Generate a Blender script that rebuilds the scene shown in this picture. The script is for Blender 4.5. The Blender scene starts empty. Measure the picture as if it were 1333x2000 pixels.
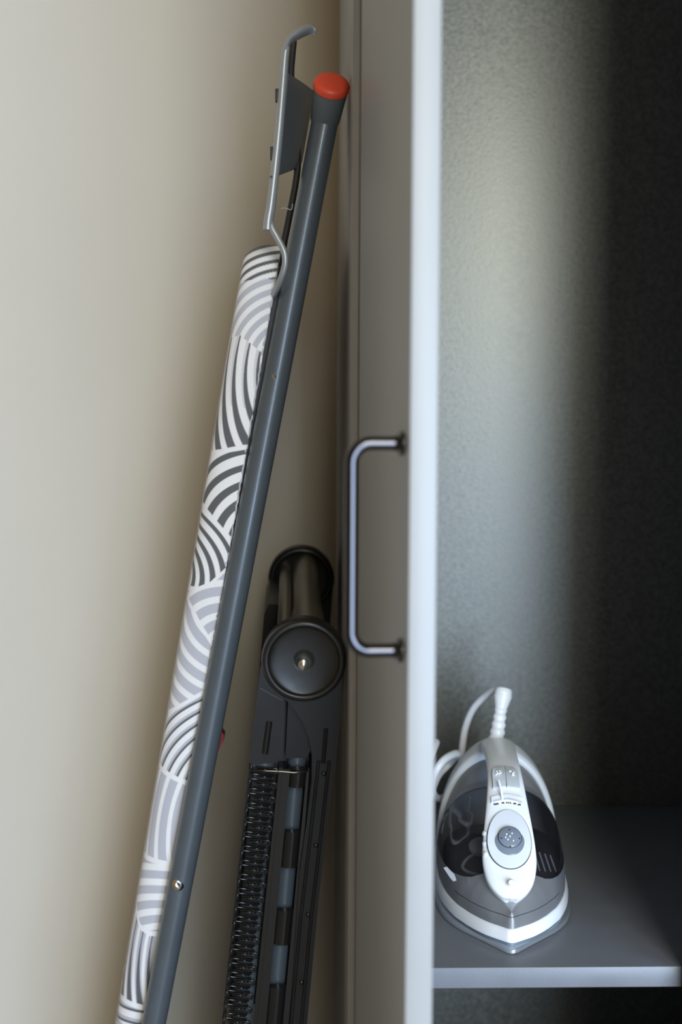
import bpy, bmesh, math, random
import numpy as np
from mathutils import Vector, Matrix
random.seed(4)
R = math.radians
scene = bpy.context.scene

# ------------------------------------------------------------------ camera, world, lights
CAM = Vector((0.0, 0.0, 1.10))
FPX = 2500.0
cd = bpy.data.cameras.new('camera'); cam = bpy.data.objects.new('camera', cd)
scene.collection.objects.link(cam); scene.camera = cam
cam.location = CAM
cam.rotation_euler = (R(86.5), R(-0.30), 0)
cd.sensor_fit = 'VERTICAL'; cd.sensor_height = 36.0; cd.lens = 45.0
cd.clip_start = 0.02; cd.clip_end = 50
cd.dof.use_dof = True; cd.dof.focus_distance = 1.19; cd.dof.aperture_fstop = 3.6
CAMR = Matrix.Rotation(R(-0.30), 3, 'Y') @ Matrix.Rotation(R(86.5), 3, 'X')

world = bpy.data.worlds.new('world'); scene.world = world; world.use_nodes = True
wn = world.node_tree.nodes['Background']
wn.inputs['Color'].default_value = (1.0, 0.76, 0.46, 1); wn.inputs['Strength'].default_value = 0.23

def area_light(name, loc, target, sx, sy, power, color):
    ld = bpy.data.lights.new(name, 'AREA'); ld.shape = 'RECTANGLE'; ld.size = sx; ld.size_y = sy
    ld.energy = power; ld.color = color
    o = bpy.data.objects.new(name, ld); scene.collection.objects.link(o)
    o.location = loc
    o.rotation_euler = (Vector(target) - Vector(loc)).to_track_quat('-Z', 'Y').to_euler()
    return o
area_light('window_light', (1.36, -1.75, 0.70), (0.1, 1.3, 1.0), 2.2, 1.7, 172, (0.60, 0.77, 1.0))
area_light('upper_window_light', (0.52, -1.75, 2.05), (0.1, 1.5, 1.3), 0.80, 1.25, 45, (0.97, 0.965, 0.82))

scene.view_settings.view_transform = 'Standard'; scene.view_settings.look = 'None'
scene.view_settings.gamma = 1.0; scene.view_settings.use_curve_mapping = False
scene.view_settings.exposure = 0.13

# ------------------------------------------------------------------ helpers
def P(px, py, Y):
    d = CAMR @ Vector(((px - 666.5) / FPX, (1000.0 - py) / FPX, -1.0))
    return CAM + d * (Y / d.y)
def project(p):
    q = CAMR.transposed() @ (p - CAM)
    return 666.5 + FPX * q.x / -q.z, 1000.0 - FPX * q.y / -q.z

def mat(name, color, rough=0.5, metal=0.0, bump=0.0, bscale=200.0, var=0.0, vscale=8.0, spec=0.5, coat=0.0,
        stretch=None, rvar=0.0):
    m = bpy.data.materials.new(name); m.use_nodes = True
    nt = m.node_tree; n = nt.nodes; b = n['Principled BSDF']
    b.inputs['Base Color'].default_value = (*color, 1); b.inputs['Roughness'].default_value = rough
    b.inputs['Metallic'].default_value = metal; b.inputs['Specular IOR Level'].default_value = spec
    b.inputs['Coat Weight'].default_value = coat; b.inputs['Coat Roughness'].default_value = 0.08
    tc = n.new('ShaderNodeTexCoord'); src = tc.outputs['Object']
    if stretch:
        mp = n.new('ShaderNodeMapping'); mp.inputs['Scale'].default_value = stretch
        nt.links.new(src, mp.inputs['Vector']); src = mp.outputs['Vector']
    if bump > 0:
        t = n.new('ShaderNodeTexNoise'); t.inputs['Scale'].default_value = bscale; t.inputs['Detail'].default_value = 4
        nt.links.new(src, t.inputs['Vector'])
        bp = n.new('ShaderNodeBump'); bp.inputs['Strength'].default_value = bump; bp.inputs['Distance'].default_value = 0.002
        nt.links.new(t.outputs['Fac'], bp.inputs['Height']); nt.links.new(bp.outputs['Normal'], b.inputs['Normal'])
    t2 = n.new('ShaderNodeTexNoise'); t2.inputs['Scale'].default_value = vscale; t2.inputs['Detail'].default_value = 5
    nt.links.new(src, t2.inputs['Vector'])
    cr = n.new('ShaderNodeMapRange'); cr.inputs['From Min'].default_value = 0.3; cr.inputs['From Max'].default_value = 0.7
    cr.inputs['To Min'].default_value = 1 - var; cr.inputs['To Max'].default_value = 1 + var
    nt.links.new(t2.outputs['Fac'], cr.inputs['Value'])
    mx = n.new('ShaderNodeVectorMath'); mx.operation = 'SCALE'; mx.inputs[0].default_value = color
    nt.links.new(cr.outputs['Result'], mx.inputs['Scale']); nt.links.new(mx.outputs['Vector'], b.inputs['Base Color'])
    if rvar > 0:
        rr = n.new('ShaderNodeMapRange'); rr.inputs['From Min'].default_value = 0.3; rr.inputs['From Max'].default_value = 0.7
        rr.inputs['To Min'].default_value = rough - rvar; rr.inputs['To Max'].default_value = rough + rvar
        nt.links.new(t2.outputs['Fac'], rr.inputs['Value']); nt.links.new(rr.outputs['Result'], b.inputs['Roughness'])
    return m

M = {}
M['wall'] = mat('beige_wall_paint', (0.57, 0.533, 0.472), 0.85, bump=0.12, bscale=350, var=0.015, vscale=5)
M['floor'] = mat('floor_vinyl', (0.30, 0.25, 0.20), 0.5, var=0.1, vscale=6)
M['carcass'] = mat('grey_steel_coating', (0.24, 0.235, 0.23), 0.42, bump=0.04, bscale=500, var=0.03, vscale=60)
M['back'] = mat('hammered_grey_panel', (0.176, 0.182, 0.170), 0.40, metal=0.45, bump=0.10, bscale=280, var=0.24, vscale=210, spec=0.6, rvar=0.05)
M['shelf'] = mat('grey_shelf_coating', (0.15, 0.16, 0.185), 0.38, bump=0.05, bscale=400, var=0.05, vscale=30, rvar=0.04)
M['door'] = mat('light_grey_door', (0.285, 0.285, 0.282), 0.45, bump=0.03, bscale=400, var=0.02, vscale=20)
M['chrome'] = mat('dark_chrome', (0.058, 0.056, 0.062), 0.12, metal=1.0, var=0.02)
M['tube'] = mat('grey_painted_steel', (0.095, 0.116, 0.138), 0.38, metal=0.25, bump=0.03, bscale=600, var=0.05, vscale=40, coat=0.25)
M['rest'] = mat('silver_grey_paint', (0.36, 0.385, 0.415), 0.40, metal=0.45, var=0.03, vscale=30)
M['capgrey'] = mat('grey_rubber', (0.135, 0.165, 0.18), 0.55, bump=0.05, bscale=400, var=0.05)
M['red'] = mat('red_plastic', (0.78, 0.085, 0.04), 0.42, bump=0.03, bscale=300, var=0.06, vscale=60)
M['darkred'] = mat('dark_red_plastic', (0.33, 0.015, 0.02), 0.4, var=0.05)
M['blackmat'] = mat('black_rubber_and_gap_shade', (0.018, 0.018, 0.02), 0.6, var=0.1)
M['screw'] = mat('zinc_screw', (0.62, 0.60, 0.55), 0.2, metal=1.0, var=0.05, vscale=300)
M['hem'] = mat('silver_hem_tape', (0.42, 0.43, 0.47), 0.6, bump=0.3, bscale=300, var=0.15, vscale=150)
M['black'] = mat('black_plastic', (0.012, 0.012, 0.013), 0.36, spec=0.32, bump=0.03, bscale=350, var=0.12, vscale=30, rvar=0.05)
M['gloss'] = mat('glossy_black_plastic', (0.010, 0.010, 0.011), 0.14, spec=0.45, var=0.1, vscale=30)
M['dishm'] = mat('satin_black_plastic', (0.014, 0.0135, 0.013), 0.33, spec=0.4, var=0.2, vscale=60, rvar=0.05)
M['pewter'] = mat('warm_grey_tube', (0.25, 0.225, 0.185), 0.27, metal=0.7, bump=0.02, bscale=200, var=0.15, vscale=25, stretch=(1, 0.2, 1))
M['bluetube'] = mat('blue_grey_tube', (0.10, 0.125, 0.155), 0.28, metal=0.3, var=0.05, vscale=30)
M['iwhite'] = mat('white_iron_plastic', (0.80, 0.82, 0.85), 0.28, var=0.01)
M['ilight'] = mat('pale_grey_iron_plastic', (0.56, 0.59, 0.63), 0.35, var=0.02)
M['igrey'] = mat('satin_grey_iron_shell', (0.32, 0.325, 0.34), 0.28, metal=0.55, var=0.03, vscale=50)
M['icov'] = mat('clear_white_dial_cover', (0.64, 0.67, 0.72), 0.2, var=0.02)
M['imid'] = mat('mid_grey_iron_plastic', (0.20, 0.205, 0.215), 0.4, var=0.03)
M['isole'] = mat('soleplate_metal', (0.55, 0.60, 0.66), 0.25, metal=0.7, var=0.03)
M['ineck'] = mat('blue_grey_heat_shield', (0.13, 0.16, 0.20), 0.4, var=0.03)
M['idark'] = mat('dark_tank_inside', (0.11, 0.10, 0.10), 0.4, var=0.1)
M['dial'] = mat('blue_grey_dial', (0.17, 0.20, 0.25), 0.18, var=0.05, vscale=200)
M['mark'] = mat('dark_print', (0.03, 0.035, 0.05), 0.5)
M['cord'] = mat('white_cord', (0.72, 0.75, 0.80), 0.35, var=0.03, vscale=80)

def smoky(name):
    m = bpy.data.materials.new(name); m.use_nodes = True
    nt = m.node_tree; n = nt.nodes; b = n['Principled BSDF']; out = n['Material Output']
    b.inputs['Base Color'].default_value = (0.02, 0.02, 0.024, 1); b.inputs['Roughness'].default_value = 0.07
    tr = n.new('ShaderNodeBsdfTransparent'); tr.inputs['Color'].default_value = (0.72, 0.71, 0.72, 1)
    mx = n.new('ShaderNodeMixShader'); mx.inputs['Fac'].default_value = 0.50
    t = n.new('ShaderNodeTexNoise'); t.inputs['Scale'].default_value = 20
    mr = n.new('ShaderNodeMapRange'); mr.inputs['To Min'].default_value = 0.05; mr.inputs['To Max'].default_value = 0.10
    nt.links.new(t.outputs['Fac'], mr.inputs['Value']); nt.links.new(mr.outputs['Result'], b.inputs['Roughness'])
    nt.links.new(b.outputs['BSDF'], mx.inputs[1]); nt.links.new(tr.outputs['BSDF'], mx.inputs[2])
    nt.links.new(mx.outputs['Shader'], out.inputs['Surface'])
    return m
M['smoky'] = smoky('smoky_clear_plastic')

def cover_mat():
    m = bpy.data.materials.new('printed_cotton'); m.use_nodes = True
    nt = m.node_tree; n = nt.nodes; b = n['Principled BSDF']
    a = n.new('ShaderNodeAttribute'); a.attribute_name = 'print'
    nt.links.new(a.outputs['Color'], b.inputs['Base Color'])
    b.inputs['Roughness'].default_value = 0.85; b.inputs['Sheen Weight'].default_value = 0.1
    tc = n.new('ShaderNodeTexCoord')
    t = n.new('ShaderNodeTexNoise'); t.inputs['Scale'].default_value = 900; t.inputs['Detail'].default_value = 2
    t2 = n.new('ShaderNodeTexNoise'); t2.inputs['Scale'].default_value = 28; t2.inputs['Detail'].default_value = 3
    nt.links.new(tc.outputs['Object'], t.inputs['Vector']); nt.links.new(tc.outputs['Object'], t2.inputs['Vector'])
    ad = n.new('ShaderNodeMath'); ad.operation = 'MULTIPLY_ADD'; ad.inputs[1].default_value = 0.25
    nt.links.new(t.outputs['Fac'], ad.inputs[0]); nt.links.new(t2.outputs['Fac'], ad.inputs[2])
    bp = n.new('ShaderNodeBump'); bp.inputs['Strength'].default_value = 0.35; bp.inputs['Distance'].default_value = 0.002
    nt.links.new(ad.outputs['Value'], bp.inputs['Height']); nt.links.new(bp.outputs['Normal'], b.inputs['Normal'])
    return m
M['cover'] = cover_mat()

COL = scene.collection
def tag(o, label=None, cat=None, group=None, kind=None):
    if label: o['label'] = label
    if cat: o['category'] = cat
    if group: o['group'] = group
    if kind: o['kind'] = kind
    return o
def empty(name, loc, rot=(0, 0, 0)):
    o = bpy.data.objects.new(name, None); COL.objects.link(o); o.location = loc; o.rotation_euler = rot
    o.empty_display_size = 0.05
    bpy.context.view_layer.update()
    return o
def link(name, me, material, parent=None, world_coords=True, smooth=True, angle=35):
    o = bpy.data.objects.new(name, me); COL.objects.link(o)
    me.materials.append(material)
    if smooth:
        me.polygons.foreach_set('use_smooth', [True] * len(me.polygons))
        try: me.set_sharp_from_angle(angle=R(angle))
        except Exception: pass
    if parent:
        bpy.context.view_layer.update()
        o.parent = parent
        if world_coords: o.matrix_parent_inverse = parent.matrix_world.inverted()
    return o
def from_bm(name, bm, material, parent=None, wc=True, smooth=True, angle=35):
    bmesh.ops.recalc_face_normals(bm, faces=bm.faces)
    me = bpy.data.meshes.new(name); bm.to_mesh(me); bm.free()
    return link(name, me, material, parent, wc, smooth, angle)
def box_bm(lo, hi, bev=0.0, seg=2, bm=None):
    b2 = bmesh.new()
    x0, y0, z0 = lo; x1, y1, z1 = hi
    v = [b2.verts.new(c) for c in ((x0,y0,z0),(x1,y0,z0),(x1,y1,z0),(x0,y1,z0),(x0,y0,z1),(x1,y0,z1),(x1,y1,z1),(x0,y1,z1))]
    for f in ((0,3,2,1),(4,5,6,7),(0,1,5,4),(1,2,6,5),(2,3,7,6),(3,0,4,7)): b2.faces.new([v[i] for i in f])
    if bev > 0: bmesh.ops.bevel(b2, geom=b2.edges[:], offset=bev, segments=seg, affect='EDGES', profile=0.5)
    if bm is None: return b2
    merge(bm, b2); return bm
def merge(bm, b2, M4=None):
    if M4 is not None: bmesh.ops.transform(b2, matrix=M4, verts=b2.verts)
    mp = {v: bm.verts.new(v.co) for v in b2.verts}
    for f in b2.faces:
        try: bm.faces.new([mp[v] for v in f.verts])
        except ValueError: pass
    b2.free()
def rings_bm(rings, cap0=True, cap1=True, closed=True, bm=None):
    bm = bm or bmesh.new(); vs = [[bm.verts.new(p) for p in r] for r in rings]
    n = len(vs[0])
    for a, b in zip(vs, vs[1:]):
        for i in range(n if closed else n - 1):
            j = (i + 1) % n
            bm.faces.new((a[i], a[j], b[j], b[i]))
    if cap0: bm.faces.new(vs[0][::-1])
    if cap1: bm.faces.new(vs[-1])
    return bm
def smooth_path(pts, n=6):
    pts = [Vector(p) for p in pts]; out = []
    for i in range(len(pts) - 1):
        p0 = pts[max(i-1, 0)]; p1 = pts[i]; p2 = pts[i+1]; p3 = pts[min(i+2, len(pts)-1)]
        for k in range(n):
            t = k / n
            out.append(0.5 * ((2*p1) + (p2-p0)*t + (2*p0-5*p1+4*p2-p3)*t*t + (-p0+3*p1-3*p2+p3)*t**3))
    out.append(pts[-1]); return out
def tube_bm(path, r, seg=16, flat=1.0, upref=None, bm=None, cap=True):
    path = [Vector(p) for p in path]; rings = []
    prev = None
    for i, p in enumerate(path):
        t = (path[min(i+1, len(path)-1)] - path[max(i-1, 0)]).normalized()
        if upref is not None:
            a = (Vector(upref) - t * t.dot(Vector(upref))).normalized()
        elif prev is None:
            a = t.orthogonal().normalized()
        else:
            a = (prev - t * t.dot(prev)).normalized()
        prev = a; b = t.cross(a)
        rr = r[i] if isinstance(r, (list, tuple)) else r
        rings.append([p + a*rr*math.cos(2*math.pi*k/seg) + b*rr*flat*math.sin(2*math.pi*k/seg) for k in range(seg)])
    return rings_bm(rings, cap, cap, bm=bm)
def lathe_bm(profile, origin, axis, seg=32, bm=None, cap=True):
    axis = Vector(axis).normalized(); a = axis.orthogonal().normalized(); b = axis.cross(a); origin = Vector(origin)
    rings = [[origin + axis*h + (a*math.cos(2*math.pi*k/seg) + b*math.sin(2*math.pi*k/seg))*max(r, 1e-5) for k in range(seg)] for r, h in profile]
    return rings_bm(rings, cap, cap, bm=bm)
def prism_bm(pts3, depth_vec, bev=0.0, seg=2):
    bm = bmesh.new(); d = Vector(depth_vec)
    a = [bm.verts.new(Vector(p)) for p in pts3]; b = [bm.verts.new(Vector(p) + d) for p in pts3]
    n = len(a); bm.faces.new(a); bm.faces.new(b[::-1])
    side = []
    for i in range(n):
        j = (i+1) % n; bm.faces.new((a[i], b[i], b[j], a[j]))
    if bev > 0:
        ed = [e for e in bm.edges if len(e.link_faces) == 2 and e.calc_face_angle(0) > 0.5]
        bmesh.ops.bevel(bm, geom=ed, offset=bev, segments=seg, affect='EDGES', profile=0.5, clamp_overlap=True)
    return bm
def interp(x, xs, ys): return float(np.interp(x, xs, ys))

# ------------------------------------------------------------------ setting
CY = R(1.6)
CO = P(684.5, 1000, 1.07); CO.z = 0.0
CMAT = Matrix.Translation(CO) @ Matrix.Rotation(CY, 4, 'Z')
DEPTH = 0.50
def place(bm, mtx): bmesh.ops.transform(bm, matrix=mtx, verts=bm.verts); return bm
wb = box_bm((-2.2, DEPTH + 0.002, 0), (1.6, DEPTH + 0.10, 2.7))
tag(from_bm('wall_back', place(wb, CMAT), M['wall'], smooth=False), 'beige painted wall behind the ironing board', kind='structure')
tag(from_bm('floor', box_bm((-2.4, -2.6, -0.05), (2.0, 1.75, 0.0)), M['floor'], smooth=False), 'plain floor under the cabinet', kind='structure')

# ------------------------------------------------------------------ cabinet
cab = empty('cabinet', CO, (0, 0, CY))
tag(cab, 'grey metal cabinet with its left door open and a shelf inside', 'cabinet')
CW = 0.60; T = 0.018; HT = 2.15
shelf_top = P(1090, 1893, 1.075).z
def cabbox(name, lo, hi, m, bev=0.0012, parent=None):
    o = from_bm(name, place(box_bm(lo, hi, bev), CMAT), m, parent or cab, angle=30); return o
cabbox('side_panel', (0, 0, 0), (T, DEPTH, HT), M['carcass'])
cabbox('side_panel', (CW - T, 0, 0), (CW, DEPTH, HT), M['carcass'])
cabbox('back_panel', (T, DEPTH - 0.016, 0.06), (CW - T, DEPTH - 0.004, HT - T), M['back'])
cabbox('top_panel', (T, 0, HT - T), (CW - T, DEPTH, HT), M['carcass'])
cabbox('bottom_panel', (T, 0, 0.04), (CW - T, DEPTH - 0.02, 0.06), M['carcass'])
cabbox('shelf', (T + 0.0005, 0.004, shelf_top - 0.0182), (CW - T - 0.0005, DEPTH - 0.017, shelf_top), M['shelf'], 0.0009)
cabbox('shelf', (T + 0.0005, 0.03, 0.34), (CW - T - 0.0005, DEPTH - 0.017, 0.358), M['shelf'], 0.0009)
# closed right hand door
cabbox('door', (0.289, -0.0205, 0.03), (CW - 0.001, -0.0025, HT - 0.01), M['door'], 0.0015)
# open left hand door
H0 = P(700.5, 1000, 1.055); N0 = P(799.5, 1000, 0.80)
dv = Vector((N0.x - H0.x, N0.y - H0.y, 0)); DL = dv.length; dv.normalize(); dn = Vector((-dv.y, dv.x, 0))  # towards +X (inner side)
if dn.x < 0: dn = -dn
DM = Matrix(((dv.x, dn.x, 0, H0.x), (dv.y, dn.y, 0, H0.y), (0, 0, 1, 0), (0, 0, 0, 1)))
door = from_bm('door', place(box_bm((0, 0, 0.03), (DL, 0.018, HT - 0.01), 0.0014), DM), M['door'], cab, angle=30)
door['label'] = 'open light grey door with a chrome bar handle'
hy = P(786, 866, 0.824); hz0 = P(780, 1270, 0.824).z; hz1 = hy.z
hl = DL - 0.0245
PR = 0.0335; rr = 0.0125
hp = [(hl, 0.0, hz1), (hl, -PR + rr, hz1)]
hp += [(hl, -PR + rr - rr*math.sin(a), hz1 - rr + rr*math.cos(a)) for a in [R(x) for x in range(10, 91, 10)]]
hp += [(hl, -PR, hz1 + (hz0 - hz1)*k/10) for k in range(2, 9)]
hp += [(hl, -PR + rr - rr*math.cos(a), hz0 + rr - rr*math.sin(a)) for a in [R(x) for x in range(0, 91, 10)]]
hp += [(hl, 0.0, hz0)]
from_bm('handle', place(tube_bm(hp, 0.0044, 20, upref=(1, 0, 0)), DM), M['chrome'], door)['label'] = 'chrome bar handle'
for z in (hz0, hz1):
    from_bm('handle_rosette', place(lathe_bm([(0.0078, -0.0001), (0.0078, -0.0016), (0.0070, -0.0028), (0.0052, -0.0034), (0.0048, -0.006)], (hl, 0, z), (0, 1, 0)), DM), M['chrome'], door)
for z in (0.2, 1.0, 1.85):     # hinges on the inner side
    from_bm('hinge', place(box_bm((0.0, 0.0184, z), (0.045, 0.027, z + 0.05), 0.002), DM), M['chrome'], door)

# ------------------------------------------------------------------ ironing board
A0 = P(549, 478, 1.17); A1 = P(288, 2000, 1.25)
Ld = (A1 - A0).normalized()
tfl = (A0.z - 0.012) / -Ld.z            # length to just above the floor
k = -0.10
Wd = Vector((k, 1.0, 0.0)); Wd = (Wd - Ld * Wd.dot(Ld)).normalized()
Nd = Ld.cross(Wd).normalized()
if Nd.x > 0: Nd = -Nd
BL = tfl; BW = 0.30; TH = 0.031; EW = 0.020
foot = A0 + Ld * tfl
board = empty('ironing_board', (foot.x, foot.y, 0.0))
tag(board, 'folded ironing board with a striped grey and white cover, leaning in the corner', 'ironing board')

# outline in (s along Ld, w along Wd), starting at the near long edge, top corner first
def outline():
    r = 0.035; pts = []
    near = [(r + (0.84 - r) * i / 1500.0, 0.0) for i in range(1501)]
    top = [(r - r*math.cos(R(a)), BW - r + r*math.sin(R(a))) for a in range(90, -1, -6)][::-1]
    c2 = [(r - r*math.sin(R(a)), BW - r + r*math.cos(R(a))) for a in range(0, 91, 6)]   # far corner from long edge to top
    c1 = [(r - r*math.cos(R(a)), r - r*math.sin(R(a))) for a in range(0, 91, 2)]        # near corner from top to long edge
    tail = []
    for i in range(1, 31):
        f = i / 30.0; tail.append((0.84 + (BL - 0.84) * math.sin(f * math.pi / 2), (BW / 2) * (1 - math.cos(f * math.pi / 2)) ** 0.8))
    far = [(s, BW - w) for s, w in tail[::-1][1:]] + [(0.84 - (0.84 - r) * i / 40.0, BW) for i in range(0, 40)]
    topline = [(0.0, BW - r - (BW - 2*r) * i / 20.0) for i in range(1, 20)]
    return c1[:-1] + near + tail + far + c2 + topline
OUT = outline(); NO = len(OUT)
# inward normals
o2 = np.array(OUT); nx = np.roll(o2, -1, 0) - np.roll(o2, 1, 0); nx /= np.linalg.norm(nx, axis=1)[:, None] + 1e-12
inn = np.stack([-nx[:, 1], nx[:, 0]], 1)
cen = np.array([0.4, BW / 2])
if np.mean(np.sum(inn * (cen - o2), 1)) < 0: inn = -inn
NC = 84
th = np.linspace(0, math.pi / 2, NC)
dd = EW * (1 - np.cos(th)); nn = TH * np.sin(th)
dd = np.concatenate([[0.004, 0.0005], dd]); nn = np.concatenate([[-0.0012, -0.0008], nn])
arc = np.concatenate([[0, 0], np.concatenate([[0], np.cumsum(np.hypot(np.diff(dd[2:]), np.diff(nn[2:])))])])
rngw = np.random.default_rng(3)
cols = []; S = []; ARC = []
hemwob = np.interp(np.arange(NO), np.arange(0, NO + 20, 9), rngw.normal(0, 0.00035, len(np.arange(0, NO + 20, 9))))
for j in range(len(dd)):
    p = o2 + inn * dd[j]
    if j < 3: p = p + inn * hemwob[:, None]
    cols.append(np.concatenate([p, np.full((NO, 1), nn[j])], 1)); S.append(o2[:, 0]); ARC.append(np.full(NO, arc[j]))
NEDGE = len(cols)
for f in [i / 64.0 for i in range(1, 65)]:
    p0 = o2 + inn * EW
    med = np.stack([np.clip(p0[:, 0], BW/2, BL - BW/2), np.full(NO, BW/2)], 1)
    p = p0 * (1 - f) + med * f
    cols.append(np.concatenate([p, np.full((NO, 1), TH + 0.001 * f)], 1)); S.append(o2[:, 0])
    ARC.append(arc[-1] + np.linalg.norm(p - p0, axis=1))
V = np.concatenate(cols); S = np.concatenate(S); ARC = np.concatenate(ARC); NCOL = len(cols)
Lv, Wv, Nv, A0v = (np.array(x) for x in (Ld, Wd, Nd, A0))
XYZ = A0v + V[:, :1] * Lv + V[:, 1:2] * Wv + V[:, 2:3] * Nv
# print coordinates: distance along the board and over the edge, in the print's own units
def ycoord(s):
    ss = np.linspace(0, 1.4, 300); ys = np.array([project(A0 + Ld * float(q))[1] for q in ss]); return np.interp(s, ss, ys)
def pscale(s): return FPX / (A0.y + Ld.y * s)
py = ycoord(S if False else V[:, 0]); px = -ARC * pscale(V[:, 0])
face_ = np.arange(len(V)) >= NEDGE * NO
px[face_] = -(arc[-1] + V[face_, 1] - EW) * pscale(V[face_, 0])
WHITE = np.array([0.80, 0.80, 0.83]); LIGHT = np.array([0.47, 0.48, 0.55]); DARK = np.array([0.105, 0.108, 0.118])
# boundaries: y at print x = -75, -50, -25, 0 ; patches: cx, cy, squash, radius phase, period, fill, colour
BND = [(478-400,)*4, (566, 556, 548, 546), (672, 664, 676, 690), (900, 892, 882, 873), (1003, 1016, 1034, 1053), (1166, 1162, 1146, 1114),
       (1185, 1204, 1232, 1258), (1412, 1394, 1372, 1351), (1515, 1521, 1526, 1530), (1692, 1691, 1690, 1688),
       (1788, 1822, 1828, 1824), (1970, 1970, 1970, 1970), (2300,)*4]
PAT = [(60, 700, 1, 167, 16.5, .42, 'D'), (60, 700, 1, 101, 21.5, .52, 'L'), (60, 700, .57, 88, 23.5, .50, 'D'),
       (60, 1050, 1, 118, 30.5, .50, 'D'), (-110, 1150, 1, 90, 22, .50, 'D'), (20, 1260, 1, 76, 31, .58, 'L'),
       (40, 1150, 1, 120, 30, .60, 'L'), (120, 1560, 1, 150, 19.5, .22, 'T'), (50, 1600, .5, 87, 25, .66, 'L'),
       (10, 1900, 1, 190, 28, .55, 'L'), (90, 1850, .6, 110, 21, .42, 'E'), (10, 2500, 1, 522, 24, .2, 'T')]
C = np.tile(WHITE, (len(V), 1))
xs = np.array([-75, -50, -25, 0.0])
def soft(d, w=0.8): return np.clip(d / (2 * w) + 0.5, 0, 1)
def lay(col, a):
    global C
    C = C * (1 - a[:, None]) + col[None, :] * a[:, None]
for i, (cx, cy, q, ph, per, fill, kind) in enumerate(PAT):
    lo = np.interp(px, xs, BND[i]); hi = np.interp(px, xs, BND[i+1])
    gap = 0 if i in (0, 1) else 5
    inside = np.minimum(soft(py - lo - (gap if i != 2 else 0)), soft(hi - (gap if i != 1 else 0) - py))
    d = np.hypot(px - cx, (py - cy) * q)
    u = ((d - ph) / per + 0.5) % 1.0 - 0.5
    f = np.full(len(V), fill)
    if i == 2: f = np.interp(py, [650, 690, 860], [0.08, 0.18, 0.56])
    if i in (3, 4): f = np.interp((py - lo) / np.maximum(hi - lo, 1), [0, 1], [0.36, 0.56])
    if kind == 'E': f = np.interp(py, [1850, 1960], [0.12, 0.50])
    on = np.minimum(inside, soft((f / 2 - np.abs(u)) * per))
    if kind == 'T': lay(LIGHT, np.minimum(inside, np.minimum(soft((u + 0.05) * per), soft((0.36 - u) * per))))
    if kind == 'E': lay(LIGHT, np.minimum(inside, soft((0.34 - np.abs(u)) * per)))
    if i == 2: lay(LIGHT * 0.6 + WHITE * 0.4, np.minimum(inside * (py < 800), np.minimum(soft(u * per), soft((0.34 - u) * per))))
    lay(LIGHT if kind == 'L' else DARK, on)
beyond = py > 2010
stripe = ((np.hypot(px + 40, (py % 170) - 40) / 26) % 1.0) < 0.5
C[beyond & stripe] = LIGHT
faces = []
idx = np.arange(NO)
for j in range(NCOL - 1):
    a = j * NO + idx; b = j * NO + np.roll(idx, -1)
    faces.append(np.stack([a, b, b + NO, a + NO], 1))
faces = np.concatenate(faces)
me = bpy.data.meshes.new('cover')
me.from_pydata(XYZ.tolist(), [], faces.tolist()); me.update()
at = me.attributes.new('print', 'FLOAT_COLOR', 'POINT')
at.data.foreach_set('color', np.concatenate([C, np.ones((len(C), 1))], 1).astype(np.float32).ravel())
bmt = bmesh.new(); bmt.from_mesh(me); bmesh.ops.recalc_face_normals(bmt, faces=bmt.faces); bmt.to_mesh(me); bmt.free()
cov = link('cover', me, M['cover'], board); cov['label'] = 'white cotton cover printed with grey curved stripes'
def Bp(s, w, n): return A0 + Ld*s + Wd*w + Nd*n
# steel board under the cover, its rim and the gathered hem
base = prism_bm([Bp(0.006 + (0 if False else 0) + s*0.985, 0.005 + w*0.967, -0.0015) for s, w in OUT[::25]], -Nd * 0.006)
from_bm('board_plate', base, M['blackmat'], board, angle=30)  # black colour paints in the shade of the gap between cover and leg tube
hemp = [Bp(s, w + 0.001, -0.0002 + random.uniform(-0.0004, 0.0004)) for s, w in [(0.004 + .0, 0.022), (0.012, 0.010), (0.022, 0.004)] ] + \
       [Bp(0.035 + i * 0.004, 0.0012 + random.uniform(-.0005, .0005), random.uniform(-0.0007, 0.0004)) for i in range(200)]
from_bm('hem', tube_bm(hemp, 0.0012, 8), M['hem'], board)['label'] = 'gathered silver hem of the cover'
# leg tube
T0 = P(633.5, 246, 1.165); T1 = P(325, 1870, 1.228); Td = (T1 - T0).normalized()
T0b = T0 - Td * 0.008
tl = (T0.z - 0.004) / -Td.z
TR = 0.0120
npt = [T0b + (Td * (tl + 0.008)) * (i / 12) for i in range(13)]
leg = from_bm('leg', tube_bm(npt, TR, 40), M['tube'], board)
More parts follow.
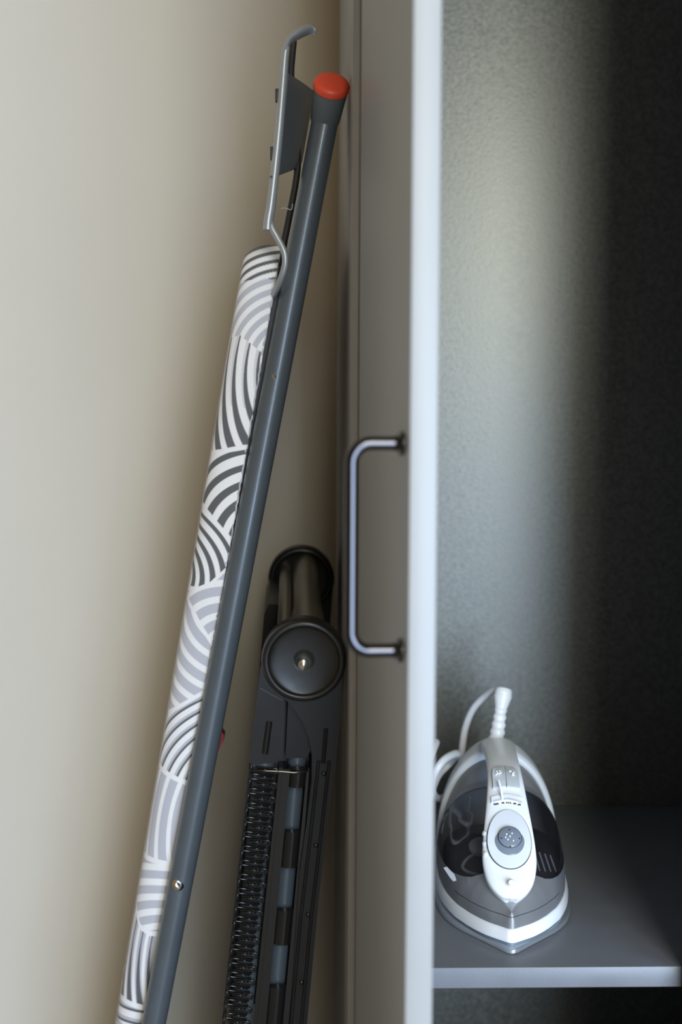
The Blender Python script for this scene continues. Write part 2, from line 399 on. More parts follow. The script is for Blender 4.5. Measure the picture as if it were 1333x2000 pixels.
# end cap
c0 = P(635.5, 231, 1.165); c1 = P(646.5, 174, 1.165 - 0.023); ca = (c1 - c0)
cl = ca.length; ca.normalize()
cap = from_bm('end_cap', lathe_bm([(0.0100, -0.003), (0.0128, -0.0025), (0.0134, -0.001), (0.0152, cl*0.93), (0.0154, cl)], c0, ca, 40), M['capgrey'], board)
from_bm('cap_plug', lathe_bm([(0.0154, cl + 0.0001), (0.0160, cl + 0.0008), (0.0160, cl + 0.0044), (0.0153, cl + 0.0062), (0.0138, cl + 0.0074), (0.011, cl + 0.0080), (0.006, cl + 0.0083), (0.001, cl + 0.0083)], c0, ca, 40), M['red'], cap)['label'] = 'red plastic plug'
def toward(p, amt): return p + (CAM - p).normalized() * amt
for (sx, sy, r, mm) in ((536, 736, 0.0028, 'tube'), (348, 1722, 0.0062, 'screw')):
    t = (sy - 246) / (1870 - 246); Yc = 1.165 + (1.228 - 1.165) * t
    c = P(sx, sy, Yc); ax = (CAM - c); ax.z *= 0.3; ax.normalize(); b0 = c + ax * (TR - 0.0012)
    scr = from_bm('screw', lathe_bm([(r, 0), (r, 0.0012), (r*0.8, 0.0024), (r*0.42, 0.0029), (r*0.38, 0.0017), (0.0002, 0.0016)], b0, ax, 28), M['screw'], board)
# red height lever behind the tube
lv = [P(x, y, 1.30) for x, y in ((400, 1440), (418, 1428), (432, 1427), (438, 1436), (436, 1448), (424, 1472), (414, 1492), (398, 1492))]
from_bm('height_lever', prism_bm(lv, (0, 0.016, 0), 0.0015), M['darkred'], board)['label'] = 'dark red height lever'

# iron rest
rest = from_bm('iron_rest', tube_bm(smooth_path([P(x, y, 1.150) for x, y in ((560, 92), (557, 112), (553, 165), (546, 250), (538, 330), (530, 400), (525, 430), (523.5, 450))], 6), [0.0046 + 0.0018 * i / 42 for i in range(43)], 16, flat=0.72, upref=(0, 1, 0)), M['rest'], board)
rest['label'] = 'silver grey steel iron rest with a hooked end'
hook = smooth_path([P(x, y, Y) for x, y, Y in ((557.5, 106, 1.150), (560, 90, 1.150), (567, 77, 1.151), (580, 68, 1.153), (594, 61, 1.156), (605, 58, 1.158), (609, 63, 1.160))], 6)
from_bm('hook', tube_bm(hook, [0.0042 + 0.0046 * min(1, i / 20) for i in range(len(hook))], 16, flat=0.44, upref=(0, 1, 0)), M['rest'], rest)
farp = smooth_path([P(x, y, 1.215) for x, y in ((574, 80), (571, 110), (569, 150), (576, 220), (582, 300), (579, 350), (565, 425), (556, 470), (551, 500))], 5)
from_bm('rest_rail', tube_bm(farp, 0.0032, 12), M['blackmat'], rest)
# plate: curved panel between the rails
g = []
NU, NVv = 10, 14
tl_, tr_, bl_, br_ = P(561, 144, 1.152), P(611, 178, 1.270), P(541, 352, 1.152), P(584, 336, 1.225)
for a in range(NVv + 1):
    v = a / NVv; l = tl_.lerp(bl_, v); r_ = tr_.lerp(br_, v)
    row = []
    for b in range(NU + 1):
        u = b / NU; p = l.lerp(r_, u)
        bul = 0.003 * math.sin(math.pi * min(1, u * 1.1)) * min(1, 6 * (1 - v) + 0.1) * min(1, 8 * v + 0.1)
        lip = -0.010 * max(0, (v - 0.88) / 0.12) ** 2
        row.append(p + Vector((bul + lip * 0.6, lip, lip * -0.1)))
    g.append(row)
bm = bmesh.new(); vv = [[bm.verts.new(p) for p in r_] for r_ in g]
for a in range(NVv):
    for b in range(NU): bm.faces.new((vv[a][b], vv[a][b+1], vv[a+1][b+1], vv[a+1][b]))
bmesh.ops.recalc_face_normals(bm, faces=bm.faces)
bmesh.ops.solidify(bm, geom=bm.faces[:], thickness=0.0016)
from_bm('rest_plate', bm, M['tube'], rest)
for x, y in ((540.5, 187), (530.5, 300)):
    c = P(x, y, 1.152); from_bm('heat_pad', box_bm(c - Vector((0.0010, 0.003, 0.0056)), c + Vector((0.0030, 0.003, 0.0056)), 0.0004), M['blackmat'], rest)
wire = smooth_path([P(x, y, Y) for x, y, Y in ((526, 425, 1.150), (532, 446, 1.148), (545, 470, 1.147), (556, 494, 1.146), (557, 518, 1.147), (549, 545, 1.152), (540, 566, 1.163), (533, 582, 1.185), (525, 600, 1.215))], 6)
from_bm('rest_wire', tube_bm(wire, 0.0029, 14), M['rest'], rest)
from_bm('thread', tube_bm(smooth_path([P(x, y, 1.19) for x, y in ((549, 408), (556, 406), (562, 408), (570, 409), (572, 398))], 4), 0.0004, 6), M['hem'], rest)['label'] = 'loose white thread'

# ------------------------------------------------------------------ folded rack
RC = P(592, 1298, 1.115)
SC = 1.115 / FPX
RT = R(6.0)                     # the axle rises towards the wall
rk = empty('folding_rack', (RC.x - 0.09, 1.24, 0.0))
tag(rk, 'folded black rack with a round hinge cover, standing against the cabinet side', 'folding rack')
RM = Matrix.Translation(RC) @ Matrix.Rotation(R(2.2), 4, 'Z') @ Matrix.Rotation(RT, 4, 'X')
def q(px_, py_, y=0.0):                      # front plane coordinates of the rack, y = depth behind the front plate
    return Vector(((px_ - 592) * SC, y, (1298 - py_) * SC))
def rpart(name, bm, m, parent=None, angle=35): return from_bm(name, place(bm, RM), m, parent or rk, angle=angle)
def ext(p0, p1, z):                           # straight continuation to height z in rack coords
    f = (z - p1.z) / (p0.z - p1.z) if p0.z != p1.z else 0; return p1 + (p0 - p1) * f
ZF = -RC.z / math.cos(RT) + 0.002
def armpoly(y):
    right = [q(676, 1300, y), q(671, 1380, y), q(660, 1500, y), q(644, 1636, y), q(628, 1780, y), q(610, 2000, y)]
    left = [q(573, 2000, y), q(587, 1740, y), q(600, 1640, y), q(611, 1540, y), q(611, 1490, y), q(604, 1450, y), q(590, 1415, y), q(572, 1388, y), q(540, 1352, y), q(520, 1320, y)]
    br = ext(right[-2], right[-1], ZF); bl = ext(left[1], left[0], ZF)
    return right + [br, bl] + left
for fy, nm in ((0.0, 'near'), (0.330, 'far')):
    arm = rpart('arm', prism_bm(armpoly(fy + 0.004), (0, 0.014, 0), 0.0022, 3), M['black'])
    rpart('arm_groove', tube_bm([q(639, 1432, fy + 0.0042), q(634, 1505, fy + 0.0042)], 0.0020, 10), M['gloss'], arm)
    rib = [q(646, 1500, fy + 0.0035), q(630, 1660, fy + 0.0035), q(611, 1840, fy + 0.0035), q(598, 2000, fy + 0.0035)]
    rib.append(ext(rib[-2], rib[-1], ZF + 0.01))
    rpart('arm_ridge', tube_bm(rib, 0.0016, 10), M['black'], arm)
    rpart('arm_ridge', tube_bm([p + Vector((-0.0095, 0, 0)) for p in rib], 0.0016, 10), M['black'], arm)
    for x, y in ((635, 1527), (620, 1680), (605, 1830), (592, 1980)):
        rpart('rivet', lathe_bm([(0.0024, 0), (0.0022, 0.0014), (0.0012, 0.0022), (0.0002, 0.0024)], q(x, y, fy + 0.0042), (0, -1, 0), 16), M['gloss'], arm)
    dish = [(0.0306 * math.cos(a_), -0.0030 * math.sin(a_)) for a_ in [R(x_) for x_ in range(0, 76, 5)]]
    disc = rpart('hinge_disc', lathe_bm([(0.034, -0.020), (0.0370, -0.018), (0.0376, -0.005), (0.0374, -0.002), (0.0366, 0.0004), (0.0352, 0.0016), (0.0335, 0.0021), (0.0322, 0.0019), (0.0316, 0.0016), (0.0309, 0.0004)] + dish + [(0.0070, -0.0034), (0.0002, -0.0034)], q(594, 1291, fy), (0, -1, 0), 64), M['dishm'], angle=50)
    disc['label'] = 'round black dished hinge cover'
    rpart('hinge_rivet', lathe_bm([(0.0056, -0.0036), (0.0056, -0.001), (0.0046, 0.0012), (0.0026, 0.0022), (0.0002, 0.0025)], q(592.5, 1298, fy), (0, -1, 0), 28), M['screw'], disc)['label'] = 'shiny metal rivet'
# channel covers on the two slim frames
cov1 = rpart('channel_cover', prism_bm([q(x, y, 0.004) for x, y in ((509, 1300), (556, 1366), (556, 1374), (549, 1440), (544, 1490), (541, 1504), (489, 1508), (485.5, 1502), (490, 1460), (503, 1350))], (0, 0.020, 0), 0.0022, 3), M['black'])
rpart('cover_slot', tube_bm([q(526, 1416, 0.0038), q(517, 1484, 0.0038)], 0.0028, 14), M['gloss'], cov1)
rpart('cover_seam', tube_bm([q(507, 1348, 0.0037), q(530, 1362, 0.0037), q(552, 1374, 0.0037)], 0.0005, 6), M['bluetube'], cov1)
rpart('channel_cover', prism_bm([q(x, y, 0.017) for x, y in ((564, 1368), (600, 1400), (620, 1432), (618, 1470), (606, 1495), (602, 1504), (561, 1506), (558, 1500), (561, 1430))], (0, 0.012, 0), 0.002, 3), M['black'])
# blue grey tubes
def slant(px0, py0, px1, py1, y): a = q(px0, py0, y); b = q(px1, py1, y); return [a, b, ext(a, b, ZF)]
rpart('frame_tube', tube_bm(slant(519, 1460, 473, 2000, 0.018), 0.0104, 24), M['bluetube'])
rpart('frame_tube', tube_bm(slant(582.6, 1500, 545, 1950, 0.0262), 0.0086, 24), M['bluetube'])
# sheath with three windows around the middle tube: bars between the windows
def lx(px0, py0, px1, py1, y): return px0 + (px1 - px0) * (y - py0) / (py1 - py0)
SL = lambda y: lx(553, 1521, 508, 2000, y)     # sheath left edge
SR = lambda y: lx(604, 1521, 572, 2000, y)
WL = lambda y: lx(564.5, 1560, 526, 1995, y); WR = lambda y: lx(598, 1560, 561, 1995, y)
wins = [(1560, 1655), (1732, 1826), (1901, 1996)]
sheath = rpart('sheath', prism_bm([q(SL(1521), 1521, 0.010), q(SL(2000), 2000, 0.010), ext(q(SL(1521), 1521, .01), q(SL(2000), 2000, .01), ZF), ext(q(WL(1521), 1521, .01), q(WL(2000), 2000, .01), ZF), q(WL(2000), 2000, .010), q(WL(1521), 1521, .010)], (0, 0.022, 0), 0.0012), M['gloss'])
rpart('sheath_rim', prism_bm([q(WR(1521), 1521, 0.010), q(WR(2000), 2000, 0.010), ext(q(WR(1521), 1521, .01), q(WR(2000), 2000, .01), ZF), ext(q(SR(1521)+2, 1521, .01), q(SR(2000)+2, 2000, .01), ZF), q(SR(2000)+2, 2000, .010), q(SR(1521)+2, 1521, .010)], (0, 0.022, 0), 0.0006), M['gloss'], sheath)
edges = [1521] + [e for w in wins for e in w] + [2090]
for a, b in zip(edges[::2], edges[1::2]):
    n = 10; rings = []
    for yy in (a, b):
        rings.append([q(WL(yy) - 1.5 + (WR(yy) - WL(yy) + 3) * (0.5 - 0.5*math.cos(math.pi*t/n)), yy, 0.0125 - 0.006 * math.sin(math.pi*t/n)) for t in range(n+1)] +
                     [q(WR(yy) + 1.5, yy, 0.0145), q(WL(yy) - 1.5, yy, 0.0145)])
    rpart('sheath_band', rings_bm(rings), M['gloss'], sheath)
rpart('sheath_top_rim', tube_bm([q(486, 1521, 0.006), q(520, 1521, 0.004), q(550, 1524, 0.006), q(575, 1526, 0.005), q(604, 1525, 0.008)], 0.0010, 8), M['gloss'], sheath)
# backing tray of the wavy grille
tray = rpart('grille_tray', prism_bm([q(484, 1521, 0.010), q(434.5, 2000, 0.010), ext(q(484, 1521, .01), q(434.5, 2000, .01), ZF), ext(q(490, 1521, .01), q(440.5, 2000, .01), ZF), q(440.5, 2000, .010), q(490, 1521, .010)], (0, 0.026, 0), 0.0008), M['black'])
rpart('tray_edge', prism_bm([q(545, 1521, 0.012), q(499, 2000, 0.012), ext(q(545, 1521, .012), q(499, 2000, .012), ZF), ext(q(556, 1521, .012), q(512, 2000, .012), ZF), q(512, 2000, .012), q(556, 1521, .012)], (0, 0.02, 0), 0.0008), M['gloss'], tray)
# wavy loops
GP = 30.6
def loop_mesh():
    w = 27 * SC; h = GP * SC; r = h * 0.17
    b = bmesh.new()
    for sg, zc in ((-1, 0.0), (1, h * 0.5)):
        pts = [(-sg * w * 0.72, zc + r)] + [(sg * (w - r + r * math.sin(R(a))), zc + r * math.cos(R(a))) for a in range(0, 181, 15)] + [(-sg * w * 0.72, zc - r)]
        tube_bm([Vector((x, 0, z)) for x, z in pts], 0.0010, 6, upref=(0, 1, 0), bm=b)
        tube_bm([Vector((sg * (w - 2.2 * r), 0.0012, zc)), Vector((-sg * w * 0.6, 0.0012, zc))], 0.0008, 6, bm=b)
    tube_bm([Vector((-w * 0.98, 0.0010, h * 0.22)), Vector((-w * 1.04, 0.0014, h * 0.5)), Vector((-w * 0.98, 0.0010, h * 0.78))], 0.0012, 6, bm=b)
    bmesh.ops.recalc_face_normals(b, faces=b.faces)
    me = bpy.data.meshes.new('grille_loop'); b.to_mesh(me); b.free()
    me.polygons.foreach_set('use_smooth', [True] * len(me.polygons)); me.materials.append(M['gloss'])
    return me
def bead_mesh():
    b = lathe_bm([(0.0013, 0.001), (0.0012, -0.0006), (0.0007, -0.0012), (0.0001, -0.0013)], (0, 0, 0), (0, 1, 0), 12)
    bmesh.ops.recalc_face_normals(b, faces=b.faces)
    me = bpy.data.meshes.new('grille_bead'); b.to_mesh(me); b.free()
    me.polygons.foreach_set('use_smooth', [True] * len(me.polygons)); me.materials.append(M['gloss']); return me
lm, bdm = loop_mesh(), bead_mesh()
bpy.context.view_layer.update()
ang = math.atan2(45.5, 479)
for i in range(30):
    yy = 1536 + i * GP; xc = lx(515, 1536, 466, 2000, yy)
    if q(xc, yy).z < ZF + 0.02: break
    o = bpy.data.objects.new('grille_loop', lm); COL.objects.link(o); o.parent = tray
    o.matrix_parent_inverse = Matrix.Identity(4)
    o.matrix_world = RM @ Matrix.Translation(q(xc, yy, 0.0055)) @ Matrix.Rotation(ang, 4, 'Y')
    for s in (-6.5, 6.5):
        o2_ = bpy.data.objects.new('grille_bead', bdm); COL.objects.link(o2_); o2_.parent = tray
        o2_.matrix_world = RM @ Matrix.Translation(q(xc + s, yy + GP * 0.5, 0.006)) @ Matrix.Rotation(ang, 4, 'Y')
rpart('inner_plate', prism_bm([q(535, 1330, 0.029), q(600, 1380, 0.029), q(606, 1520, 0.029), q(575, 1840, 0.029), q(556, 2060, 0.029), q(436, 2060, 0.029), q(488, 1520, 0.029), q(506, 1340, 0.029)], (0, 0.004, 0)), M['blackmat'])
# crossbars between the near and the far hinge
rpart('crossbar', tube_bm([q(604, 1258, 0.006), q(604, 1258, 0.10)], 0.0158, 32), M['pewter'])['label'] = 'warm grey steel crossbar'
rpart('crossbar', tube_bm([q(604, 1258, 0.09), q(604, 1256, 0.335)], 0.0142, 32), M['pewter'])
rpart('crossbar', tube_bm([q(556, 1268, 0.006), q(556, 1268, 0.335)], 0.0075, 24), M['pewter'])
rpart('back_panel', prism_bm([q(x, y, 0.20) for x, y in ((506, 1310), (516, 1285), (560, 1285), (556, 1480), (490, 1500))], (0, 0.13, 0), 0.003), M['black'])

# ------------------------------------------------------------------ steam iron
ray = P(1000, 1865, 1.0) - CAM
tip = CAM + ray * ((CAM.z - shelf_top) / -ray.z)
IZ = shelf_top + 0.0003
IR = -math.atan(0.060)
iron = empty('steam_iron', (tip.x, tip.y, IZ), (0, 0, IR))
tag(iron, 'white and grey steam iron with a smoky water tank on the cabinet shelf', 'iron')
IM = Matrix.Translation((tip.x, tip.y, IZ)) @ Matrix.Rotation(IR, 4, 'Z')
def ipart(name, bm, m, parent=None, angle=40): return from_bm(name, place(bm, IM), m, parent or iron, angle=angle)
WYS = [0, .0004, .001, .002, .0035, .006, .01, .015, .02, .03, .04, .06, .08, .10, .13, .16, .20, .225, .243, .254, .261, .265]
WXS = [0, .0022, .0034, .0048, .0066, .0095, .0142, .0198, .0248, .0325, .0392, .0500, .0572, .0622, .0665, .0682, .0688, .0690, .0680, .0620, .0500, .0200]
def wid(y): return interp(y, WYS, WXS)
SYS = [0, .0004, .001, .002, .0035, .006, .012, .022, .035, .05, .064, .08, .10, .13]
SXS = [0, .0022, .0034, .0047, .0062, .0082, .0128, .0205, .0310, .0428, .0518, .0586, .0632, .0670]
def swid(y): return interp(y, SYS, SXS) if y < 0.13 else wid(y) + 0.0005
def outl(inset, wid=wid):
    ys = [0.0, .0003, .0008, .0015, .0025, .004, .006, .009, .013, .018, .024, .03, .04, .05, .06, .075, .09, .105, .12, .135, .15, .165, .18, .195, .21, .223, .233, .241, .248, .254, .259, .263, .265]
    h = np.array([(wid(y), y) for y in ys])
    full = np.concatenate([h, (h * np.array([-1, 1]))[::-1][:-1]])
    t = np.roll(full, -1, 0) - np.roll(full, 1, 0); t /= np.linalg.norm(t, axis=1)[:, None]
    nrm = np.stack([-t[:, 1], t[:, 0]], 1)
    if np.mean(np.sum(nrm * (np.array([0, .14]) - full), 1)) < 0: nrm = -nrm
    o = full + nrm * inset
    half = len(h)
    tipy = 1.35 * inset
    o[:, 1] = np.maximum(o[:, 1], tipy)
    for a in range(len(o)):
        if full[a, 0] >= 0: o[a, 0] = max(o[a, 0], 0.0)
        else: o[a, 0] = min(o[a, 0], 0.0)
    for a in range(half):     # keep monotone near the nose
        if full[a, 1] < 0.02:
            sc = max(0.0, wid(max(full[a, 1], 0)) )
            o[a] = (wid(full[a, 1]) * (1 - inset / 0.030 * (1 - full[a, 1] / 0.02) * 0.6) - inset * 0.86 * min(1, full[a, 1] / 0.02), tipy * (1 - full[a, 1] / 0.02) + full[a, 1] + inset * 0.5 * full[a, 1] / 0.02)
            o[a, 0] = max(o[a, 0], 0)
            b = (len(full) - a) % len(full)
            if a > 0: o[b] = (-o[a, 0], o[a, 1])
    return [tuple(p) for p in o]
_bo = outl(0.0048)[:33]
BOY = [p[1] for p in _bo]; BOX = [p[0] for p in _bo]
def bwid(y): return max(interp(y, BOY, BOX), 0.0004)
def slab(levels, wf=wid):
    rings = [[Vector((x, y, z)) for x, y in outl(ins, wf)] for ins, z in levels]
    return rings_bm(rings)
ipart('soleplate', slab([(0.002, 0.0), (0.0, 0.0008), (0.0, 0.0040), (0.0012, 0.0052)], swid), M['isole'], angle=50)['label'] = 'bright metal soleplate'
ipart('heat_shield', slab([(0.0045, 0.005), (0.0045, 0.0105)]), M['ineck'])
ipart('bumper', slab([(0.003, 0.0088), (0.0018, 0.0094), (0.0016, 0.0110), (0.0034, 0.0192), (0.0050, 0.0206)]), M['iwhite'], angle=50)['label'] = 'white band around the base'
HYS = [.0, .012, .02, .03, .04, .055, .07, .10, .15, .185, .20, .215, .23, .245, .255, .262]
HZS = [.032, .038, .0435, .0525, .059, .0665, .072, .080, .086, .094, .106, .119, .129, .1335, .1345, .132]
def bodyring(y, n=40, grow=0.0):
    w = bwid(y) + grow; h = interp(y, HYS, HZS) + grow
    ex = interp(y, [0, .03, .18, .225], [1.9, 2.4, 2.7, 2.15])
    r = []
    for i in range(n + 1):
        a = math.pi * i / n
        c, s = math.cos(a), math.sin(a)
        r.append(Vector((w * math.copysign(abs(c) ** (2/ex), c), y, 0.0200 + (h - 0.0200) * s ** (2/ex))))
    return r
def bodypt(y, a):
    w = bwid(y); h = interp(y, HYS, HZS); ex = interp(y, [0, .03, .18, .225], [1.9, 2.4, 2.7, 2.15])
    c, s_ = math.cos(a), max(math.sin(a), 0.0)
    return Vector((w * math.copysign(abs(c) ** (2/ex), c), y, 0.0200 + (h - 0.0200) * s_ ** (2/ex)))
def alo(y):                                        # angle at which the tank window starts
    h = interp(y, HYS, HZS); ex = interp(y, [0, .03, .18, .225], [1.9, 2.4, 2.7, 2.15])
    lo = interp(y, [.044, .0455, .048, .053, .062, .08, .12, .189], [.0615, .058, .0545, .0505, .0475, .0445, .042, .040])
    f = min(1.0, max(0.0, (lo - 0.020) / (h - 0.020))) ** (ex / 2)
    return min(math.asin(f), math.pi / 2 - 0.002)
ya = [.0066, .007, .0078, .009, .0105] + [round(0.012 + 0.002 * i, 5) for i in range(16)] + [.044]
yb = [.044, .0447, .0455, .0465, .048, .050, .053, .056, .06] + [round(0.064 + 0.004 * i, 5) for i in range(32)] + [.1895]
bshell = rings_bm([[bodypt(y, math.pi * i / 96) for i in range(97)] for y in ya], closed=False, cap1=False)
rings_bm([[bodypt(y, alo(y) * i / 30) for i in range(31)] for y in yb], closed=False, cap0=False, cap1=False, bm=bshell)
rings_bm([[bodypt(y, math.pi - alo(y) * i / 30) for i in range(31)] for y in yb], closed=False, cap0=False, cap1=False, bm=bshell)
bmesh.ops.remove_doubles(bshell, verts=bshell.verts, dist=1e-5)
btank = rings_bm([[bodypt(y, alo(y) + (math.pi - 2 * alo(y)) * i / 80) for i in range(81)] for y in yb], closed=False, cap0=False, cap1=False)
def shrink(r, y):
    f = 1 - 0.075 * min(1, max(0, (y - 0.188) / 0.014)); return [Vector((p.x * f, p.y, 0.0200 + (p.z - 0.0200) * f)) for p in r]
hin = [shrink(bodyring(y, 72), y) for y in [0.1888 + 0.0024 * i for i in range(18)]]
rim = [shrink(bodyring(0.226, 72), 0.226), [p + Vector((0, -0.001, 0)) for p in shrink(bodyring(0.2262, 72), 0.195)]] + [bodyring(y, 72) for y in (.2268, .229, .232, .236, .24, .244, .248, .252, .255, .258, .2605, .2625)]
hb = rings_bm(rim, closed=False, cap0=False, cap1=True)
shell = ipart('shell', bshell, M['igrey'], angle=60); shell['label'] = 'satin grey nose shell'
heel = ipart('heel', hb, M['ilight'], angle=60); heel['label'] = 'pale grey heel arch'
ipart('heel_inset', rings_bm(hin, closed=False, cap0=False, cap1=False), M['imid'], heel, angle=60)
tank = ipart('water_tank', btank, M['smoky'], angle=60); tank['label'] = 'smoky see-through water tank'
# a seam line round the nose
def seampt(y, sg, z=0.0310):
    h = interp(y, HYS, HZS); ex = interp(y, [0, .03, .18, .225], [1.9, 2.4, 2.7, 2.15])
    a = math.asin(min(1.0, ((z - 0.020) / (h - 0.020)) ** (ex / 2))); p_ = bodypt(y, a)
    return Vector((sg * (p_.x + 0.0001), p_.y - 0.0001, p_.z))
sy = [.07, .06, .05, .04, .032, .025, .019, .015, .012, .010, .0085, .0075]
ipart('seam', tube_bm([seampt(y, -1) for y in sy] + [Vector((0, .0064, .0310))] + [seampt(y, 1) for y in sy[::-1]], 0.0003, 6), M['mark'], shell)
# inside of the tank
inner = [[Vector((p.x * 0.90, p.y, 0.031 + (p.z - 0.031) * 0.42)) for p in bodyring(y)] for y in (.05, .06, .08, .10, .13, .16, .19)]
ipart('tank_floor', rings_bm(inner, closed=False, cap0=False, cap1=False), M['idark'], tank)
ipart('filler_cap', lathe_bm([(0.009, -0.002), (0.0125, 0), (0.0125, 0.003), (0.009, 0.0055), (0.0002, 0.0062)], (-0.022, 0.098, 0.0635), (-0.10, -0.35, 0.9), 28), M['iwhite'], tank)
ipart('inner_pipe', tube_bm(smooth_path([Vector(p) for p in ((-0.026, 0.094, 0.060), (-0.036, 0.088, 0.056), (-0.041, 0.082, 0.050), (-0.036, 0.076, 0.047), (-0.024, 0.070, 0.046))], 5), 0.0016, 8), M['ilight'], tank)
for s in (0, 1, 2, 3):
    ipart('tank_rib', tube_bm([Vector((0.026 + 0.006*s, 0.085 + .008*s, 0.066 - .004*s)), Vector((0.031 + 0.006*s, 0.075 + .008*s, 0.050 - .003*s))], 0.0009, 6), M['ilight'], tank)
# small film scrap on the left window
ipart('film_scrap', prism_bm([Vector(p) for p in ((-0.0585, 0.072, 0.0515), (-0.0555, 0.068, 0.0540), (-0.0520, 0.064, 0.0515), (-0.0490, 0.060, 0.0500), (-0.0475, 0.056, 0.0455), (-0.0500, 0.058, 0.0440), (-0.0530, 0.063, 0.0460))], (-0.0008, -0.0012, 0.0008)), M['icov'], tank)

# handle
hk = [(.0074, .0476, .0012, .010), (.0080, .0484, .0058, .011), (.0099, .0503, .0105, .012), (.0132, .0536, .0150, .014), (.0178, .0580, .0190, .016), (.0245, .0640, .0223, .018), (.035, .0740, .0246, .018), (.046, .0862, .0240, .017), (.058, .0985, .0222, .0145), (.071, .1100, .0203, .014), (.085, .1205, .0186, .014),
      (.10, .1290, .0173, .014), (.118, .1350, .0164, .014), (.14, .1385, .0160, .014), (.17, .1400, .0160, .014), (.20, .1395, .0168, .0145), (.222, .1382, .0176, .016), (.240, .1362, .0165, .016), (.250, .1340, .0130, .014), (.257, .1310, .0080, .012)]
dense = []
_a = smooth_path([Vector((a[0], a[1], a[2])) for a in hk], 4); _b = smooth_path([Vector((a[3], 0, 0)) for a in hk], 4)
hpth = [(v_.x, v_.y) for v_ in _a]; hw = [max(v_.z, 0.0008) for v_ in _a]; hth = [v_.x for v_ in _b]
def hframe(i):
    a = Vector((0, *hpth[max(i-1, 0)])); b = Vector((0, *hpth[min(i+1, len(hpth)-1)])); t = (b - a).normalized()
    return Vector((0, *hpth[i])), t, Vector((0, -t.z, t.y))      # point on top surface, tangent, up normal
rings = []
for i in range(len(hpth)):
    p, t, u = hframe(i); r = []
    for k_ in range(36):
        a = 2*math.pi*k_/36; c, s = math.cos(a), math.sin(a)
        top = s > 0
        e = 2.6
        x = hw[i] * math.copysign(abs(c) ** (2/e), c); z = (abs(s) ** (2/e)) * (hth[i]*0.35 if top else -hth[i]*0.9)
        r.append(p + Vector((x, 0, 0)) + u * (z - hth[i]*0.35))
    rings.append(r)
handle = ipart('handle', rings_bm(rings), M['iwhite'], angle=60); handle['label'] = 'white handle with dial and buttons'
cum = [0.0]
for a, b in zip(hpth, hpth[1:]): cum.append(cum[-1] + math.hypot(b[0]-a[0], b[1]-a[1]))
def hpos(s):
    y = interp(s, cum, [p[0] for p in hpth]); z = interp(s, cum, [p[1] for p in hpth])
    y2 = interp(s + .004, cum, [p[0] for p in hpth]); z2 = interp(s + .004, cum, [p[1] for p in hpth])
    y1 = interp(s - .004, cum, [p[0] for p in hpth]); z1 = interp(s - .004, cum, [p[1] for p in hpth])
    t = Vector((0, y2 - y1, z2 - z1)).normalized(); return Vector((0, y, z)), t, Vector((0, -t.z, t.y))
def hs(x, s, up=0.0):
    p, t, u = hpos(s); return p + Vector((x, 0, 0)) + u * up
def hplate(pts, up0, up1, m, name, parent=None, bev=0.0004):
    lo = [hs(x, s, up0) for x, s in pts]; hi = [hs(x, s, up1) for x, s in pts]
    ci = Vector(); 
    for h_ in hi: ci += h_
    ci /= len(hi); pi, ti, ui = hpos(sum(s for x, s in pts) / len(pts))
    hi2 = [h_.lerp(ci, 0.05) + ui * 0.0003 for h_ in hi]
    bm = bmesh.new(); N = len(pts)
    a = [bm.verts.new(v_) for v_ in lo]; b = [bm.verts.new(v_) for v_ in hi]; c = [bm.verts.new(v_) for v_ in hi2]; cc = bm.verts.new(ci + ui * 0.0006)
    for i in range(N):
        j = (i+1) % N; bm.faces.new((a[i], a[j], b[j], b[i])); bm.faces.new((b[i], b[j], c[j], c[i])); bm.faces.new((c[i], c[j], cc))
    return ipart(name, bm, m, parent or handle, angle=30)
def egg(cx, cs, rx, rtop, rbot, n=40):
    return [(cx + rx*math.cos(2*math.pi*i/n), cs + (rtop if math.sin(2*math.pi*i/n) > 0 else rbot)*math.sin(2*math.pi*i/n)) for i in range(n)]
SD = 0.058                                        # dial position along the handle
hplate(egg(0.0, SD - 0.004, 0.0205, 0.034, 0.026), -0.0015, 0.0004, M['mark'], 'cover_gap')
hplate(egg(0.0, SD - 0.004, 0.0199, 0.0333, 0.0253), -0.0015, 0.0012, M['icov'], 'dial_cover')
ring_ = hplate(egg(0.0005, SD - 0.0035, 0.0132, 0.0118, 0.0134), 0.0004, 0.0026, M['dial'], 'dial')
hplate(egg(0.0005, SD - 0.0005, 0.0110, 0.0112, 0.0100), 0.0020, 0.0034, M['mark'], 'dial_rim')
hplate(egg(0.0005, SD - 0.0005, 0.0103, 0.0105, 0.0093), 0.0020, 0.0042, M['dial'], 'dial_dome')
for dx, ds in ((0, .0075), (0, -.0085), (-.0078, -.001), (.0088, -.001)):
    hplate(egg(0.0005 + dx, SD - 0.001 + ds, 0.0007, 0.0007, 0.0007, 8), 0.003, 0.0048, M['mark'], 'dial_mark')
for dx, ds in ((-.003, .003), (.002, .004), (-.002, -.002), (.003, -.003), (0, .001), (-.004, 0.0)):
    hplate(egg(0.0005 + dx, SD - 0.001 + ds, 0.0007, 0.0010, 0.0008, 8), 0.003, 0.0049, M['iwhite'], 'dial_fleck')
# spray nozzle
p, t, u = hpos(0.0135)
noz = ipart('spray_nozzle', lathe_bm([(0.0044, -0.001), (0.0044, 0.0010), (0.0038, 0.0014), (0.0032, 0.0014), (0.0031, 0.0042), (0.0025, 0.0050), (0.0002, 0.0051)], p, u + Vector((0, -0.25, 0)), 28), M['iwhite'], handle)
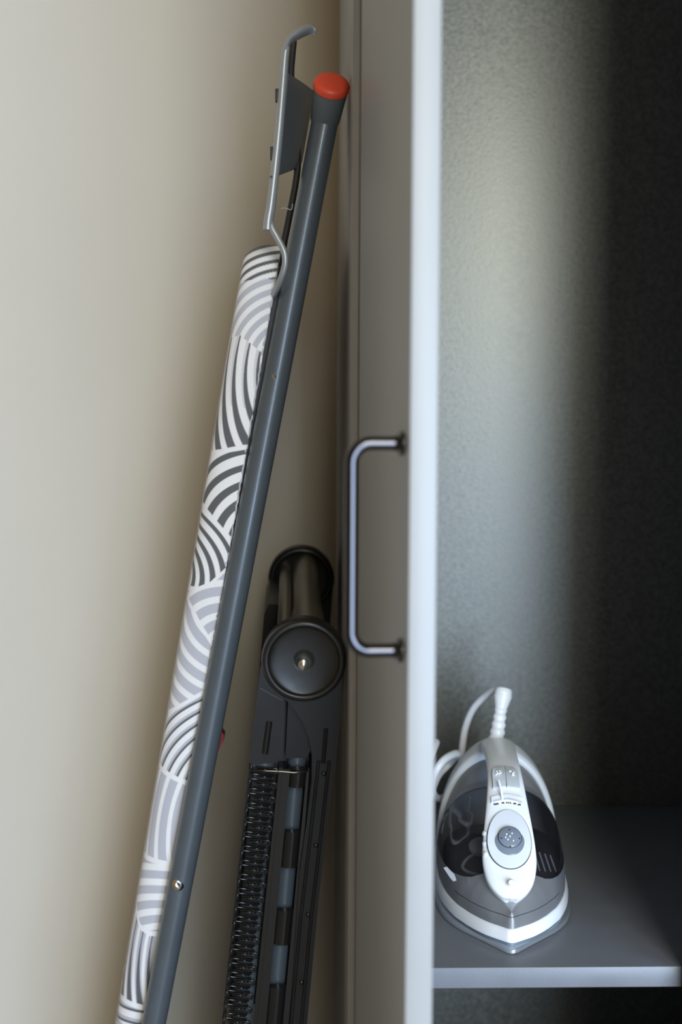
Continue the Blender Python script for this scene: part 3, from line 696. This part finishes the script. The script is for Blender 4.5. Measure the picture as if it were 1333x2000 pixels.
# steam selector: curved band, lever and printed marks
arc_ = [(-0.0150 + 0.030 * i / 14, 0.101 + 0.0035 * math.sin(math.pi * i / 14)) for i in range(15)]
hplate(arc_ + [(x, s - 0.0062) for x, s in arc_[::-1]], -0.0012, 0.0014, M['iwhite'], 'selector_band')
hplate([(x * 0.9, s - 0.0046) for x, s in arc_] + [(x * 0.9, s - 0.0058) for x, s in arc_[::-1]], 0.0, 0.0017, M['ilight'], 'selector_groove')
ipart('selector_lever', tube_bm([hs(-0.0045, 0.098, 0.0020), hs(-0.0056, 0.105, 0.0058), hs(-0.0075, 0.116, 0.0066)], [0.0012, 0.0014, 0.0012], 10, upref=(1, 0, 0)), M['iwhite'], handle)
for x, wdt in ((-0.0115, .0016), (-0.0092, .0012), (-0.0040, .0013), (-0.0006, .0006), (0.0012, .0006), (0.0030, .0006), (0.0070, .0015), (0.0112, .0015)):
    s = 0.0915 + 0.0034 * math.cos(x / 0.0130 * 1.3)
    hplate([(x - wdt, s), (x + wdt, s), (x + wdt*.7, s + .0014), (x - wdt*.7, s + .0014)], 0.0, 0.0003, M['mark'], 'scale_mark')
# two thumb buttons with symbols
for sg in (-1, 1):
    xo = 0.0128
    b_ = hplate([(sg*0.0004, 0.1135), (sg*xo, 0.1120), (sg*xo*1.0, 0.130), (sg*xo*0.92, 0.139), (sg*xo*0.6, 0.1445), (sg*0.0004, 0.1455)][::sg], -0.0012, 0.0022, M['ilight'], 'steam_button')
    marks = ((-1, .1290), (-.4, .1310), (.3, .1305), (.9, .1320), (-.6, .1340), (.5, .1345)) if sg < 0 else ((-1, .1350), (-.5, .1345), (0, .1290), (.1, .1310), (.5, .1285), (.5, .1325))
    for mx_, ms in marks:
        hplate(egg(sg*0.0066 + mx_*0.0024, ms, 0.0008, 0.0005, 0.0005, 8), 0.002, 0.0030, M['iwhite'], 'button_symbol')
# side slider on the left of the handle
for ds in (-0.010, 0.0, 0.010):
    c = hs(-0.0228 + abs(ds)*0.02, SD - 0.004 + ds, -0.0025)
    ipart('side_slider', lathe_bm([(0.0024, -0.002), (0.0024, 0.0006), (0.0014, 0.0012), (0.0002, 0.0013)], c, (-1, -0.5, 0.4), 14), M['cord'], handle)
# cord sleeve and cord
sb = Vector((0.0, 0.252, 0.131)); st = Vector((0.0075, 0.268, 0.176))
sp = [sb.lerp(st, i / 24) for i in range(25)]
srad = [0.0078 - 0.0016 * min(1, i / 14) + (0.0011 if (i % 4) < 2 and i < 17 else 0) + (0.0042 * max(0, (i - 16) / 8)) for i in range(25)]
slv = ipart('cord_sleeve', tube_bm(sp, srad, 24), M['iwhite'])
kn = lathe_bm([(0.0084, -0.002), (0.0096, 0.001), (0.0098, 0.004), (0.0086, 0.0075), (0.005, 0.0095), (0.0003, 0.0100)], st, (st - sb), 28)
ipart('sleeve_knob', kn, M['iwhite'], slv)
IMI = IM.inverted()
def ip(px_, py_, Y): return IMI @ P(px_, py_, Y)
cpts = [ip(982, 1352, 1.375), ip(965, 1349, 1.385), ip(945, 1362, 1.40), ip(924, 1386, 1.41), ip(910, 1420, 1.415), ip(904, 1455, 1.415), ip(900, 1500, 1.41), ip(886, 1540, 1.40), ip(862, 1560, 1.37), ip(846, 1548, 1.33), ip(848, 1515, 1.31), ip(868, 1484, 1.315), ip(893, 1472, 1.345)]
cpts += [ip(880, 1490, 1.37), ip(856, 1516, 1.36), ip(838, 1560, 1.32), ip(822, 1600, 1.28), ip(812, 1560, 1.28), ip(830, 1500, 1.30), ip(846, 1466, 1.335), ip(852, 1450, 1.36), ip(838, 1462, 1.38), ip(815, 1530, 1.38), ip(805, 1610, 1.36)]
ipart('power_cord', tube_bm(smooth_path(cpts, 8), 0.0040, 14), M['cord'])['label'] = 'white power cord'
